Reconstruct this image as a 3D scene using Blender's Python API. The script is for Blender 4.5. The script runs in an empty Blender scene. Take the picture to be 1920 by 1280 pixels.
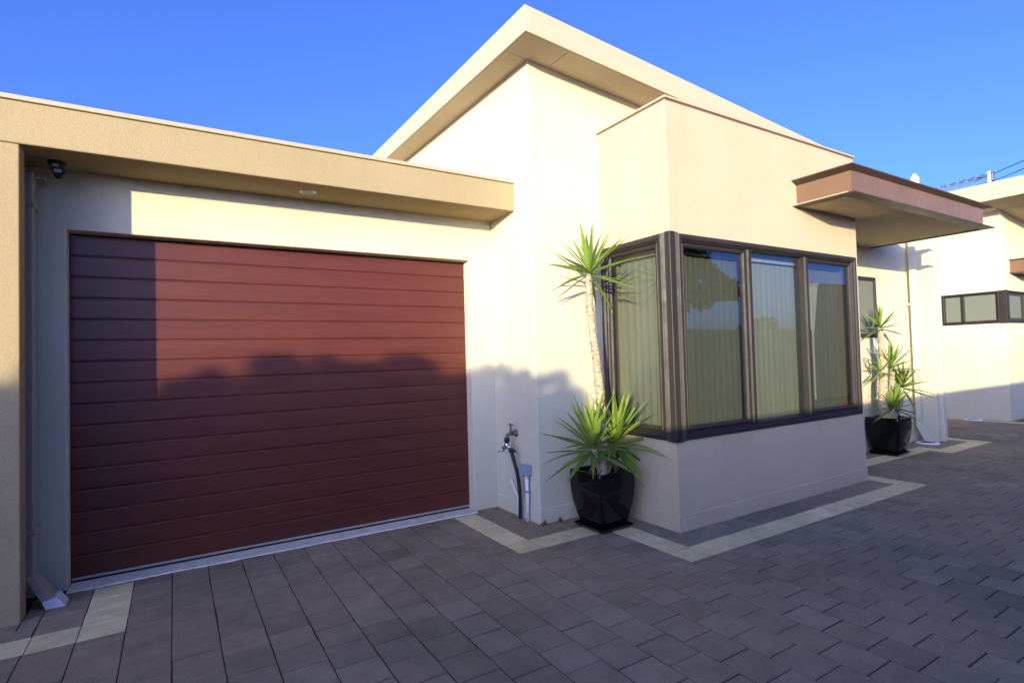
import bpy, bmesh, math, random
from mathutils import Vector, Matrix, noise

# ------------------------------------------------------------------ scene, camera, light
sc = bpy.context.scene
COL = sc.collection
sc.render.engine = 'CYCLES'
sc.cycles.use_denoising = True
sc.cycles.max_bounces = 10
sc.cycles.transparent_max_bounces = 16
sc.cycles.caustics_reflective = False
sc.cycles.caustics_refractive = False
sc.view_settings.view_transform = 'Standard'
sc.view_settings.look = 'None'
sc.view_settings.gamma = 1.0
sc.view_settings.exposure = 2.0

YAW, PITCH, ROLL = 0.5545, 0.0278, -0.0279
cam_loc = Vector((0.5595, -4.2973, 1.3372))
f = Vector((math.sin(YAW)*math.cos(PITCH), math.cos(YAW)*math.cos(PITCH), math.sin(PITCH)))
r0 = Vector((math.cos(YAW), -math.sin(YAW), 0)); u0 = r0.cross(f)
r1 = r0*math.cos(ROLL) + u0*math.sin(ROLL); u1 = -r0*math.sin(ROLL) + u0*math.cos(ROLL)
cam = bpy.data.cameras.new('camera'); cam_ob = bpy.data.objects.new('camera', cam); COL.objects.link(cam_ob)
cam.sensor_width = 36.0; cam.lens = 1025.0/1920*36; cam.clip_start = 0.05; cam.clip_end = 2000
cam_ob.matrix_world = Matrix(((r1.x, u1.x, -f.x, cam_loc.x), (r1.y, u1.y, -f.y, cam_loc.y), (r1.z, u1.z, -f.z, cam_loc.z), (0, 0, 0, 1)))
sc.camera = cam_ob

SUN = Vector((1.17, 1.0, -0.203)).normalized()      # the way the light travels
sun_el = math.asin(-SUN.z)
sun_az = math.atan2(-SUN.x, -SUN.y)                 # clockwise from +Y, towards the sun
w = bpy.data.worlds.new('World'); sc.world = w; w.use_nodes = True
nt = w.node_tree; bg = nt.nodes['Background']
sky = nt.nodes.new('ShaderNodeTexSky'); sky.sky_type = 'NISHITA'; sky.sun_disc = False
sky.sun_elevation = sun_el; sky.sun_rotation = sun_az
sky.air_density = 0.5; sky.dust_density = 3.0; sky.ozone_density = 3.0; sky.altitude = 0
tint = nt.nodes.new('ShaderNodeMix'); tint.data_type = 'RGBA'; tint.blend_type = 'MULTIPLY'; tint.inputs[0].default_value = 1.0
tint.inputs[7].default_value = (0.575, 0.655, 1.05, 1)            # the photograph's deep blue white balance
nt.links.new(sky.outputs[0], tint.inputs[6]); nt.links.new(tint.outputs[2], bg.inputs[0]); bg.inputs[1].default_value = 0.15
sl = bpy.data.lights.new('sun', 'SUN'); sl.energy = 2.0; sl.angle = math.radians(0.5); sl.color = (1.0, 0.92, 0.57)
so = bpy.data.objects.new('sun', sl); COL.objects.link(so); so.location = (-12, -10, 8)
so.rotation_euler = SUN.to_track_quat('-Z', 'Y').to_euler()

# ------------------------------------------------------------------ materials
def mat(name, col, rough=0.8, spec=0.4, metal=0.0):
    m = bpy.data.materials.new(name); m.use_nodes = True
    p = m.node_tree.nodes['Principled BSDF']
    p.inputs['Base Color'].default_value = (*col, 1); p.inputs['Roughness'].default_value = rough
    p.inputs['Specular IOR Level'].default_value = spec; p.inputs['Metallic'].default_value = metal
    return m, m.node_tree, p

def nd(t, kind, **kw):
    n = t.nodes.new(kind)
    for k, v in kw.items(): setattr(n, k, v)
    return n

def pos(t, scale=(1, 1, 1)):
    g = nd(t, 'ShaderNodeNewGeometry'); mp = nd(t, 'ShaderNodeMapping'); mp.inputs['Scale'].default_value = scale
    t.links.new(g.outputs['Position'], mp.inputs['Vector']); return mp.outputs[0]

def noise_n(t, vec, scale, detail=3, rough=0.5):
    n = nd(t, 'ShaderNodeTexNoise'); n.inputs['Scale'].default_value = scale; n.inputs['Detail'].default_value = detail
    n.inputs['Roughness'].default_value = rough; t.links.new(vec, n.inputs['Vector']); return n.outputs['Fac']

def ramp(t, fac, stops):
    r = nd(t, 'ShaderNodeValToRGB'); e = r.color_ramp.elements
    while len(e) < len(stops): e.new(0.5)
    for i, (p_, c) in enumerate(stops): e[i].position = p_; e[i].color = (*c, 1) if len(c) == 3 else c
    t.links.new(fac, r.inputs[0]); return r.outputs[0]

def mixc(t, a, b, fac, mode='MIX'):
    n = nd(t, 'ShaderNodeMix', data_type='RGBA', blend_type=mode)
    for sock, v in ((n.inputs[0], fac), (n.inputs[6], a), (n.inputs[7], b)):
        if hasattr(v, 'is_linked'): t.links.new(v, sock)
        elif isinstance(v, (int, float)): sock.default_value = v
        else: sock.default_value = (*v, 1)
    return n.outputs[2]

def bump(t, p, h, strength, dist, prev=None):
    b = nd(t, 'ShaderNodeBump'); b.inputs['Strength'].default_value = strength; b.inputs['Distance'].default_value = dist
    t.links.new(h, b.inputs['Height'])
    if prev is not None: t.links.new(prev, b.inputs['Normal'])
    t.links.new(b.outputs[0], p.inputs['Normal']); return b.outputs[0]

def g3(v, k): return tuple(c*k for c in v)

def stucco(name, col, grain=0.5, mottle=0.05):
    m, t, p = mat(name, col, 0.92, 0.2)
    v = pos(t)
    big = noise_n(t, v, 1.3, 4); fine = noise_n(t, v, 130, 2, 0.6); mid = noise_n(t, v, 28, 3)
    c = ramp(t, big, [(0.3, g3(col, 1-mottle)), (0.7, g3(col, 1+mottle))])
    c = mixc(t, c, ramp(t, fine, [(0.32, (0.80, 0.79, 0.77)), (0.62, (1.04, 1.04, 1.04))]), grain, 'MULTIPLY')
    # faint run-off streaks: narrow across, long down
    st = noise_n(t, pos(t, (9, 9, 0.5)), 1.0, 3)
    c = mixc(t, c, ramp(t, st, [(0.25, (0.93, 0.92, 0.90)), (0.5, (1, 1, 1))]), 0.6, 'MULTIPLY')
    t.links.new(c, p.inputs['Base Color'])
    b = bump(t, p, mid, 0.25, 0.004); bump(t, p, fine, 0.55, 0.004, b)
    return m

TAN = stucco('tan render', (0.51, 0.40, 0.265), 0.5)
TAN_VIGNETTE = stucco('vignetted tan render', (0.385, 0.285, 0.155), 0.65)  # the bay's tan again, lens vignetting at the left put into the colour
CREAM = stucco('cream render', (0.605, 0.54, 0.39), 0.5)
SOFFIT = stucco('soffit board', (0.66, 0.535, 0.37), 0.1, 0.06)
FASCIA = mat('fascia paint', (0.50, 0.40, 0.265), 0.5)[0]
CAP = mat('cap flashing', (0.46, 0.365, 0.24), 0.45)[0]
PIPE = mat('downpipe paint', (0.37, 0.305, 0.22), 0.5)[0]
PIPE_CREAM = mat('cream downpipe paint', (0.56, 0.51, 0.41), 0.5)[0]
PVC = mat('white pvc', (0.72, 0.73, 0.74), 0.4)[0]
WHITE = mat('white metal', (0.75, 0.75, 0.74), 0.45)[0]
GREYBOX = mat('grey plastic box', (0.25, 0.30, 0.36), 0.5)[0]
BLACK = mat('black plastic', (0.012, 0.012, 0.013), 0.45)[0]
RUBBER = mat('black rubber', (0.012, 0.012, 0.014), 0.6)[0]
LENS = mat('frosted lens', (0.3, 0.31, 0.33), 0.3)[0]
BRASS = mat('weathered brass', (0.17, 0.135, 0.095), 0.5, 0.5, 0.7)[0]
CHROME = mat('chrome', (0.55, 0.55, 0.57), 0.3, 0.5, 1.0)[0]
ALU = mat('aluminium rail', (0.55, 0.50, 0.45), 0.4, 0.5, 0.6)[0]

def brown_metal(name, col, rough=0.36, spec=0.6):
    m, t, p = mat(name, col, rough, spec)
    n = noise_n(t, pos(t), 3.0, 4)
    t.links.new(ramp(t, n, [(0.3, g3(col, 0.88)), (0.7, g3(col, 1.1))]), p.inputs['Base Color'])
    t.links.new(ramp(t, noise_n(t, pos(t), 14, 4), [(0.3, (rough-.06,)*3), (0.7, (rough+.08,)*3)]), p.inputs['Roughness'])
    return m
FRAME = brown_metal('bronze window frame', (0.030, 0.023, 0.021), 0.50, 0.25)
STEEL = brown_metal('rust brown painted steel', (0.175, 0.095, 0.054), 0.42, 0.4)

STEEL_SHADED = brown_metal('shade darkened brown steel', (0.08, 0.050, 0.036), 0.45, 0.35)  # the canopy's brown again, with the flange undersides' shade put into the colour

def door_mat():
    col = (0.116, 0.0265, 0.0160)
    m, t, p = mat('mahogany woodgrain door', col, 0.42, 0.45)
    g = noise_n(t, pos(t, (2.2, 1, 85)), 2.0, 5, 0.62); g2 = noise_n(t, pos(t, (0.6, 1, 9)), 1.5, 3)
    fine = noise_n(t, pos(t, (9, 1, 420)), 1.0, 2, 0.5)
    c = ramp(t, g, [(0.25, (0.086, 0.0195, 0.0125)), (0.55, col), (0.8, (0.146, 0.037, 0.0215))])
    c = mixc(t, c, ramp(t, g2, [(0.3, (0.85, 0.82, 0.8)), (0.7, (1.08, 1.08, 1.08))]), 1.0, 'MULTIPLY')
    c = mixc(t, c, ramp(t, fine, [(0.35, (0.86, 0.84, 0.84)), (0.55, (1, 1, 1))]), 0.7, 'MULTIPLY')
    t.links.new(c, p.inputs['Base Color'])
    bump(t, p, g, 0.12, 0.002)
    return m
DOOR = door_mat()

def paver_mat(name, dark, mid, light, hue=None):
    m, t, p = mat(name, mid, 0.88, 0.25)
    a = nd(t, 'ShaderNodeAttribute', attribute_name='rnd')
    v = pos(t)
    c = ramp(t, a.outputs['Fac'], [(0.0, dark), (0.5, mid), (1.0, light)])
    if hue:
        a2 = noise_n(t, v, 0.45, 3)
        c = mixc(t, c, hue, ramp(t, a2, [(0.46, (0, 0, 0)), (0.68, (0.75, 0.75, 0.75))]))
    n1 = noise_n(t, v, 9, 5, 0.6); n2 = noise_n(t, v, 160, 3, 0.7); n3 = noise_n(t, v, 1.1, 4)
    c = mixc(t, c, ramp(t, n1, [(0.3, (0.82, 0.81, 0.82)), (0.7, (1.13, 1.13, 1.12))]), 0.9, 'MULTIPLY')
    c = mixc(t, c, ramp(t, n2, [(0.3, (0.72, 0.72, 0.72)), (0.65, (1.15, 1.15, 1.15))]), 0.8, 'MULTIPLY')
    c = mixc(t, c, ramp(t, n3, [(0.35, (0.86, 0.85, 0.84)), (0.65, (1.06, 1.05, 1.05))]), 0.8, 'MULTIPLY')
    # pale efflorescence speckles
    sp = noise_n(t, v, 55, 2, 0.8)
    c = mixc(t, c, g3(light, 1.7), ramp(t, sp, [(0.70, (0, 0, 0)), (0.80, (0.35, 0.35, 0.35))]))
    t.links.new(c, p.inputs['Base Color'])
    b = bump(t, p, n1, 0.25, 0.003); bump(t, p, n2, 0.5, 0.003, b)
    return m
PAVER = paver_mat('charcoal concrete paver', (0.195, 0.160, 0.108), (0.240, 0.197, 0.136), (0.30, 0.247, 0.174), (0.33, 0.24, 0.152))
PAVER2 = paver_mat('cream concrete paver', (0.64, 0.535, 0.285), (0.71, 0.595, 0.32), (0.77, 0.65, 0.37))
def joint_mat():
    m, t, p = mat('joint sand', (0.03, 0.025, 0.02), 0.95, 0.1)
    n = noise_n(t, pos(t), 2.2, 4)
    t.links.new(ramp(t, n, [(0.42, (0.030, 0.026, 0.024)), (0.58, (0.075, 0.050, 0.028)), (0.74, (0.045, 0.055, 0.018))]), p.inputs['Base Color'])
    return m
JOINT = joint_mat()
def concrete_mat(name, col):
    m, t, p = mat(name, col, 0.9, 0.2)
    n = noise_n(t, pos(t), 12, 5, 0.65)
    t.links.new(ramp(t, n, [(0.3, g3(col, .75)), (0.65, g3(col, 1.08))]), p.inputs['Base Color'])
    bump(t, p, n, 0.4, 0.004); return m
SILL = concrete_mat('white painted concrete', (0.68, 0.63, 0.54))
EARTH = concrete_mat('earth', (0.10, 0.08, 0.06))
SOIL = concrete_mat('potting soil', (0.035, 0.024, 0.018))
FENCE = brown_metal('grey green fence sheet', (0.20, 0.20, 0.165), 0.5, 0.3)
NEIGH = stucco('neighbour render', (0.42, 0.40, 0.33), 0.2)
TILE = concrete_mat('dark roof metal', (0.12, 0.12, 0.12))

def glaze_mat():
    m, t, p = mat('black glazed ceramic', (0.005, 0.005, 0.005), 0.10, 0.32)
    n = noise_n(t, pos(t), 7, 3)
    t.links.new(ramp(t, n, [(0.3, (0.05,)*3), (0.75, (0.13,)*3)]), p.inputs['Roughness'])
    bump(t, p, n, 0.06, 0.01); return m
GLAZE = glaze_mat()

def glass_mat(name, tint, extra=0.10):
    m = bpy.data.materials.new(name); m.use_nodes = True; t = m.node_tree
    for n in list(t.nodes): t.nodes.remove(n)
    out = nd(t, 'ShaderNodeOutputMaterial'); mx = nd(t, 'ShaderNodeMixShader')
    tr = nd(t, 'ShaderNodeBsdfTransparent'); tr.inputs[0].default_value = (*tint, 1)
    gl = nd(t, 'ShaderNodeBsdfGlossy'); gl.inputs['Roughness'].default_value = 0.0; gl.inputs[0].default_value = (0.95, 0.97, 1.0, 1)
    lw = nd(t, 'ShaderNodeLayerWeight'); lw.inputs[0].default_value = 0.5      # same from either side of the sheet
    pw = nd(t, 'ShaderNodeMath', operation='POWER'); pw.inputs[1].default_value = 4.0; t.links.new(lw.outputs['Facing'], pw.inputs[0])
    ma = nd(t, 'ShaderNodeMath', operation='MULTIPLY_ADD'); ma.inputs[1].default_value = 0.85; ma.inputs[2].default_value = extra; ma.use_clamp = True
    t.links.new(pw.outputs[0], ma.inputs[0]); t.links.new(ma.outputs[0], mx.inputs[0])
    t.links.new(tr.outputs[0], mx.inputs[1]); t.links.new(gl.outputs[0], mx.inputs[2]); t.links.new(mx.outputs[0], out.inputs[0])
    return m
GLASS = glass_mat('tinted window glass', (0.53, 0.545, 0.50), 0.13)
GLASS_DARK = glass_mat('darker tinted window glass', (0.375, 0.385, 0.35), 0.13)
GLASS_SIDE = glass_mat('tinted side window glass', (0.50, 0.51, 0.465), 0.05)
def blind_mat():
    m, t, p = mat('blind fabric', (0.40, 0.41, 0.355), 0.85, 0.2)
    n = noise_n(t, pos(t, (40, 40, 1)), 1.0, 2)
    t.links.new(ramp(t, n, [(0.3, (0.37, 0.38, 0.325)), (0.7, (0.43, 0.44, 0.38))]), p.inputs['Base Color'])
    return m
BLIND = blind_mat()

FILM = mat('frosted window film', (0.15, 0.155, 0.115), 0.6)[0]

def leaf_mat(name, dark, light, tr=0.35):
    m = bpy.data.materials.new(name); m.use_nodes = True; t = m.node_tree
    p = t.nodes['Principled BSDF']; out = t.nodes['Material Output']
    a = nd(t, 'ShaderNodeAttribute', attribute_name='rnd')
    c = ramp(t, a.outputs['Fac'], [(0.0, dark), (0.82, light), (0.93, tuple(light)), (1.0, (0.30, 0.21, 0.07))])
    c = mixc(t, c, ramp(t, noise_n(t, pos(t), 60, 3), [(0.3, (0.8, 0.8, 0.75)), (0.7, (1.1, 1.1, 1.0))]), 0.6, 'MULTIPLY')
    t.links.new(c, p.inputs['Base Color']); p.inputs['Roughness'].default_value = 0.45; p.inputs['Specular IOR Level'].default_value = 0.35
    tl = nd(t, 'ShaderNodeBsdfTranslucent'); mx = nd(t, 'ShaderNodeMixShader'); mx.inputs[0].default_value = tr
    t.links.new(c, tl.inputs[0]); t.links.new(p.outputs[0], mx.inputs[1]); t.links.new(tl.outputs[0], mx.inputs[2]); t.links.new(mx.outputs[0], out.inputs[0])
    return m
YLEAF = leaf_mat('yucca leaf', (0.10, 0.17, 0.030), (0.26, 0.36, 0.060), 0.35)
BLEAF = leaf_mat('bush leaf', (0.022, 0.04, 0.012), (0.055, 0.085, 0.025), 0.2)
TLEAF = leaf_mat('tree leaf', (0.03, 0.045, 0.018), (0.065, 0.09, 0.035), 0.2)
DEADLEAF = leaf_mat('dry leaf', (0.16, 0.10, 0.05), (0.30, 0.21, 0.12), 0.2)
def bark_mat(name, a, b):
    m, t, p = mat(name, a, 0.9, 0.15)
    n = noise_n(t, pos(t, (30, 30, 70)), 1.0, 4, 0.65)
    t.links.new(ramp(t, n, [(0.3, a), (0.6, b)]), p.inputs['Base Color']); bump(t, p, n, 0.8, 0.006); return m
CANE = bark_mat('yucca cane bark', (0.15, 0.10, 0.06), (0.50, 0.40, 0.28))
BARK = bark_mat('tree bark', (0.05, 0.038, 0.028), (0.12, 0.10, 0.075))
CORE = mat('inner twigs', (0.018, 0.022, 0.010), 0.95)[0]

# ------------------------------------------------------------------ builders
def link(name, bm, m, parent=None, smooth=False, rnd=None):
    me = bpy.data.meshes.new(name); bm.normal_update(); bm.to_mesh(me); bm.free()
    if rnd is not None:
        at = me.attributes.new('rnd', 'FLOAT', 'FACE'); at.data.foreach_set('value', rnd)
    me.materials.append(m)
    if smooth:
        for p_ in me.polygons: p_.use_smooth = True
    o = bpy.data.objects.new(name, me); COL.objects.link(o)
    if parent: o.parent = parent; o.matrix_parent_inverse = Matrix.Translation(parent_world(parent)).inverted()
    return o

def parent_world(o):
    v = Vector(o.location) if o.type == 'EMPTY' else Vector((0, 0, 0))
    return v

def thing(name, label, cat, loc=(0, 0, 0), group=None):
    o = bpy.data.objects.new(name, None); COL.objects.link(o); o.location = loc; o.empty_display_size = 0.2
    return tag(o, label, cat, group)

def tag(o, label, cat, group=None):
    o['label'] = label; o['category'] = cat
    if group: o['group'] = group
    return o

def struct(o): o['kind'] = 'structure'; return o

def box(bm, x0, x1, y0, y1, z0, z1):
    vs = [bm.verts.new((x, y, z)) for z in (z0, z1) for y in (y0, y1) for x in (x0, x1)]
    fs = []
    for q in ((0, 2, 3, 1), (4, 5, 7, 6), (0, 1, 5, 4), (2, 6, 7, 3), (0, 4, 6, 2), (1, 3, 7, 5)):
        fs.append(bm.faces.new([vs[i] for i in q]))
    return vs

def bevel(bm, wdt, seg=1):
    bm.normal_update()
    es = [e for e in bm.edges if len(e.link_faces) == 2 and e.calc_face_angle(0) > 0.35]
    if es: bmesh.ops.bevel(bm, geom=es, offset=wdt, segments=seg, affect='EDGES', profile=0.5)

def boxes(name, rects, m, parent=None, bv=0.004, seg=1):
    bm = bmesh.new()
    for q in rects: box(bm, *q)
    if bv: bevel(bm, bv, seg)
    return link(name, bm, m, parent)

def prism(bm, pts, axis, a, b):
    """closed polygon pts extruded along axis from a to b; pts are the two remaining coordinates in xyz order"""
    def P(p, v):
        q = list(p); q.insert(axis, v); return bm.verts.new(q)
    A = [P(p, a) for p in pts]; B = [P(p, b) for p in pts]; n = len(pts)
    bm.faces.new(A); bm.faces.new(B[::-1])
    for i in range(n): bm.faces.new((A[i], B[i], B[(i+1) % n], A[(i+1) % n]))
    bmesh.ops.recalc_face_normals(bm, faces=bm.faces)

def tube(bm, path, rad, n=10, cap=True, jit=0.0, rng=None):
    path = [Vector(p) for p in path]; rads = rad if isinstance(rad, (list, tuple)) else [rad]*len(path)
    rings = []
    ref = Vector((0.31, 0.87, 0.11)).normalized()
    for i, p in enumerate(path):
        d = (path[min(i+1, len(path)-1)] - path[max(i-1, 0)]).normalized()
        a = d.cross(ref); a = a.normalized() if a.length > 1e-4 else d.orthogonal().normalized(); b = d.cross(a)
        ring = []
        for k in range(n):
            rr = rads[i]*(1 + (rng.uniform(-jit, jit) if rng else 0))
            ring.append(bm.verts.new(p + (a*math.cos(2*math.pi*k/n) + b*math.sin(2*math.pi*k/n))*rr))
        rings.append(ring)
    for i in range(len(rings)-1):
        for k in range(n):
            bm.faces.new((rings[i][k], rings[i][(k+1) % n], rings[i+1][(k+1) % n], rings[i+1][k]))
    if cap:
        bm.faces.new(rings[0][::-1]); bm.faces.new(rings[-1])

def lathe(bm, prof, c, n=24, axis='Z'):
    rings = []
    for r_, z in prof:
        ring = []
        for k in range(n):
            a = 2*math.pi*k/n; x, y = r_*math.cos(a), r_*math.sin(a)
            v = (x, y, z) if axis == 'Z' else ((z, x, y) if axis == 'X' else (x, z, y))
            ring.append(bm.verts.new(Vector(c) + Vector(v)))
        rings.append(ring)
    for i in range(len(rings)-1):
        for k in range(n): bm.faces.new((rings[i][k], rings[i][(k+1) % n], rings[i+1][(k+1) % n], rings[i+1][k]))
    bm.faces.new(rings[0][::-1]); bm.faces.new(rings[-1])
    bmesh.ops.recalc_face_normals(bm, faces=bm.faces)

def smoothpath(pts, n=6):
    pts = [Vector(p) for p in pts]; out = []
    for i in range(len(pts)-1):
        p0, p1, p2, p3 = pts[max(i-1, 0)], pts[i], pts[i+1], pts[min(i+2, len(pts)-1)]
        for k in range(n):
            t = k/n
            out.append(0.5*((2*p1) + (-p0+p2)*t + (2*p0-5*p1+4*p2-p3)*t*t + (-p0+3*p1-3*p2+p3)*t**3))
    out.append(pts[-1]); return out

# ------------------------------------------------------------------ main dimensions (metres)
W, A, B, C_ = 2.795, 0.414, 0.673, 1.453
XP, X1, X2, X3 = -0.143, 3.025, 3.739, 6.471
ZB1, ZB2, ZBAY = 2.567, 2.800, 3.262
YA, XB = -0.70, 9.52
RS, RY = -0.0855, 0.02                           # fall of the skillion roof
def roof_z(x, y): return 3.745 + RS*(x-2.793) + RY*(y+1.0)

# ------------------------------------------------------------------ ground
bm = bmesh.new()
g_ = 400; vs = [bm.verts.new(p) for p in ((-g_, -g_, -0.06), (g_, -g_, -0.06), (g_, g_, -0.06), (-g_, g_, -0.06))]; bm.faces.new(vs)
struct(link('ground', bm, EARTH))
bm = bmesh.new()
vs = [bm.verts.new(p) for p in ((-14, -6.6, -0.003), (26, -6.6, -0.003), (26, 3.2, -0.003), (-14, 3.2, -0.003))]; bm.faces.new(vs)
struct(link('paving_joints', bm, JOINT))

bands = [  # cream header bands: x0, x1, y0, y1, axis the stones lie along
    (0.1382, 0.339, -0.84, -0.09, 'y'), (-3.0, 0.1382, -0.84, -0.64, 'x'),
    (2.5478, 2.7486, -1.11, -0.09, 'y'), (2.7486, 3.355, -1.11, -0.91, 'x'),
    (3.355, 3.555, -1.885, -0.91, 'y'), (3.555, 6.50, -1.885, -1.685, 'x'),
    (6.50, 6.70, -1.885, -0.93, 'y'), (6.70, 8.72, -1.13, -0.93, 'x'),
    (8.72, 8.92, -1.36, -0.93, 'y'), (8.92, 10.02, -1.36, -1.16, 'x'),
    (9.82, 10.02, -1.16, -0.2, 'y'), (12.44, 12.64, -1.25, 3.0, 'y'), (12.64, 18.0, -1.25, -1.05, 'x')]
def subtract(rects, c):
    out = []
    for (a, b, d, e) in rects:
        if c[1] <= a or c[0] >= b or c[3] <= d or c[2] >= e: out.append((a, b, d, e)); continue
        if c[0] > a: out.append((a, c[0], d, e))
        if c[1] < b: out.append((c[1], b, d, e))
        m0, m1 = max(a, c[0]), min(b, c[1])
        if c[2] > d: out.append((m0, m1, d, c[2]))
        if c[3] < e: out.append((m0, m1, c[3], e))
    return out
cuts = [q[:4] for q in bands] + [(-9, W+0.02, -0.075, 9), (X1, X2, -B, 9), (X2, X3, -C_, 9), (X3, 9.72, YA, 9), (XB, 9.72, -0.96, 9), (12.68, 30, -0.8, 9), (-9, XP, -A, 9), (-9, X1, 0.0, 9)]
def stone(bm, rnd, q, rng, j=0.0026, ch=0.0028):
    x0, x1, y0, y1 = q[0]+j*0.8, q[1]-j*0.8, q[2]+j*0.95, q[3]-j*0.95
    if x1-x0 < 0.003 or y1-y0 < 0.003: return
    ch = min(ch, 0.3*min(x1-x0, y1-y0))
    z = rng.uniform(-0.0012, 0.0012); tx, ty = rng.uniform(-.004, .004), rng.uniform(-.004, .004)
    jx, jy = rng.uniform(-.0008, .0008), rng.uniform(-.0008, .0008)
    x0 += jx; x1 += jx; y0 += jy; y1 += jy
    cx, cy = (x0+x1)/2, (y0+y1)/2
    Z = lambda x, y: z + tx*(x-cx) + ty*(y-cy)
    o = [(x0, y0), (x1, y0), (x1, y1), (x0, y1)]; i_ = [(x0+ch, y0+ch), (x1-ch, y0+ch), (x1-ch, y1-ch), (x0+ch, y1-ch)]
    bo = [bm.verts.new((x, y, -0.012)) for x, y in o]
    lo = [bm.verts.new((x, y, Z(x, y)-0.0035)) for x, y in o]; hi = [bm.verts.new((x, y, Z(x, y))) for x, y in i_]
    v = min(1, max(0, rng.gauss(0.5, 0.24)))
    bm.faces.new(hi); rnd.append(v)
    for k in range(4):
        bm.faces.new((lo[k], lo[(k+1) % 4], hi[(k+1) % 4], hi[k])); rnd.append(v*0.6)
        bm.faces.new((bo[k], bo[(k+1) % 4], lo[(k+1) % 4], lo[k])); rnd.append(0)
rng = random.Random(7)
bm = bmesh.new(); rnd = []
PX, PY = 0.2008, 0.2
k0, k1 = -34, 62
for k in range(k0, k1):
    x0 = 2.347 + PX*k
    off = 0.0 if k % 2 == 0 else 0.1
    n0 = int((-6.6+1.81)/PY) - 1
    for n in range(n0, 26):
        y1 = -1.813 + off + PY*n
        q = [(x0, x0+PX, y1-PY, y1)]
        if y1 < -6.55 or y1 > 3.2: continue
        for c in cuts: q = subtract(q, c)
        for s in q: stone(bm, rnd, s, rng)
struct(link('paving', bm, PAVER, rnd=rnd))
bm = bmesh.new(); rnd = []
for (x0, x1, y0, y1, ax) in bands:
    L = (x1-x0) if ax == 'x' else (y1-y0); n = max(1, round(L/0.2)); st = L/n
    for i in range(n):
        q = (x0+i*st, x0+(i+1)*st, y0, y1) if ax == 'x' else (x0, x1, y0+i*st, y0+(i+1)*st)
        stone(bm, rnd, q, rng, 0.0015)
struct(link('paving_band', bm, PAVER2, rnd=rnd))

# ------------------------------------------------------------------ the house
house = thing('house', 'rendered house with a mahogany red garage door and a boxed window bay', 'house', (X1, 0, 0))

# garage front
bm = bmesh.new()
prism(bm, [(-6, -0.05), (0, -0.05), (0, 2.2), (W, 2.2), (W, -0.05), (X1+0.1, -0.05), (X1+0.1, 2.7), (-6, 2.7)], 1, 0.0, 0.22)
bevel(bm, 0.005)
link('garage_wall', bm, CREAM, house)
boxes('garage_beam', [(-6, X1-0.001, -A, 0.5, ZB1, ZB2)], TAN_VIGNETTE, house, 0.005)
boxes('beam_capping', [(-6, X1+0.002, -A-0.014, 6.0, ZB2+0.001, ZB2+0.028)], CAP, house, 0.003)
boxes('pier', [(-6, XP, -A+0.0025, -0.285, -0.05, ZB1-0.003)], TAN_VIGNETTE, house, 0.006, 2)
boxes('garage_side_wall', [(-6.2, -6.01, -A, 6, -0.05, ZB2)], TAN_VIGNETTE, house)

# garage door: sixteen boards with bevelled grooves
bm = bmesh.new(); yd = 0.108; pitch = 0.1355; zb = 0.028
prof = []
z = zb
for i in range(16):
    z0, z1 = zb + i*pitch, zb + (i+1)*pitch
    prof += [(yd+0.007, z0+0.001), (yd+0.001, z0+0.005), (yd, z0+0.010), (yd-0.0006, z0+pitch*0.5), (yd, z1-0.012), (yd+0.0015, z1-0.007), (yd+0.007, z1-0.002)]
prof_v = [[bm.verts.new((x, y, z)) for (y, z) in prof] for x in (-0.02, W+0.02)]
for i in range(len(prof)-1): bm.faces.new((prof_v[0][i], prof_v[1][i], prof_v[1][i+1], prof_v[0][i+1]))
bmesh.ops.recalc_face_normals(bm, faces=bm.faces)
door = link('garage_door', bm, DOOR, house)
door['label'] = 'mahogany red woodgrain garage door of horizontal boards'
boxes('backing', [(-0.05, W+0.05, yd+0.02, yd+0.05, 0.0, 2.26)], RUBBER, door, 0)
boxes('bottom_rail', [(0.004, W-0.004, yd-0.006, yd+0.015, 0.016, 0.030)], ALU, door, 0.002)
boxes('rubber_seal', [(0.004, W-0.004, yd-0.003, yd+0.015, 0.002, 0.0155)], RUBBER, door, 0.002)
# painted sill with a ragged front edge
bm = bmesh.new(); rng = random.Random(3); N = 150; rows = []
for i in range(N+1):
    x = 0.002 + (W-0.004)*i/N
    e = -0.072 - 0.010*(noise.noise(Vector((x*3, 1, 0)))) + rng.uniform(-0.004, 0.004)
    rows.append([bm.verts.new(p) for p in ((x, 0.14, 0.0015), (x, 0.06, 0.0012), (x, -0.03, 0.004), (x, e+0.012, 0.006), (x, e, -0.011))])
for i in range(N):
    for k in range(4): bm.faces.new((rows[i][k], rows[i][k+1], rows[i+1][k+1], rows[i+1][k]))
bmesh.ops.recalc_face_normals(bm, faces=bm.faces)
link('door_sill', bm, SILL, house)

# main block under the skillion roof: a box whose top follows the soffit
def block(name, x0, x1, y0, y1, m, parent, up=0.06):
    bm = bmesh.new(); v = box(bm, x0, x1, y0, y1, -0.05, 1)
    for q in v[4:]: q.co.z = roof_z(q.co.x, q.co.y) + up
    bevel(bm, 0.005); return link(name, bm, m, parent)
block('main_wall', X1, 6.3, -B, 6.0, CREAM, house)
# side recess walls behind the porch
boxes('porch_wall', [(6.2, XB+0.05, YA, 4.0, -0.05, 2.85)], CREAM, house, 0.004)
boxes('side_wall', [(XB, 9.66, -0.928, 4.0, -0.05, 2.95), (9.645, 9.74, -0.962, 4.0, -0.05, 2.95)], CREAM, house, 0.005)
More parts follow.
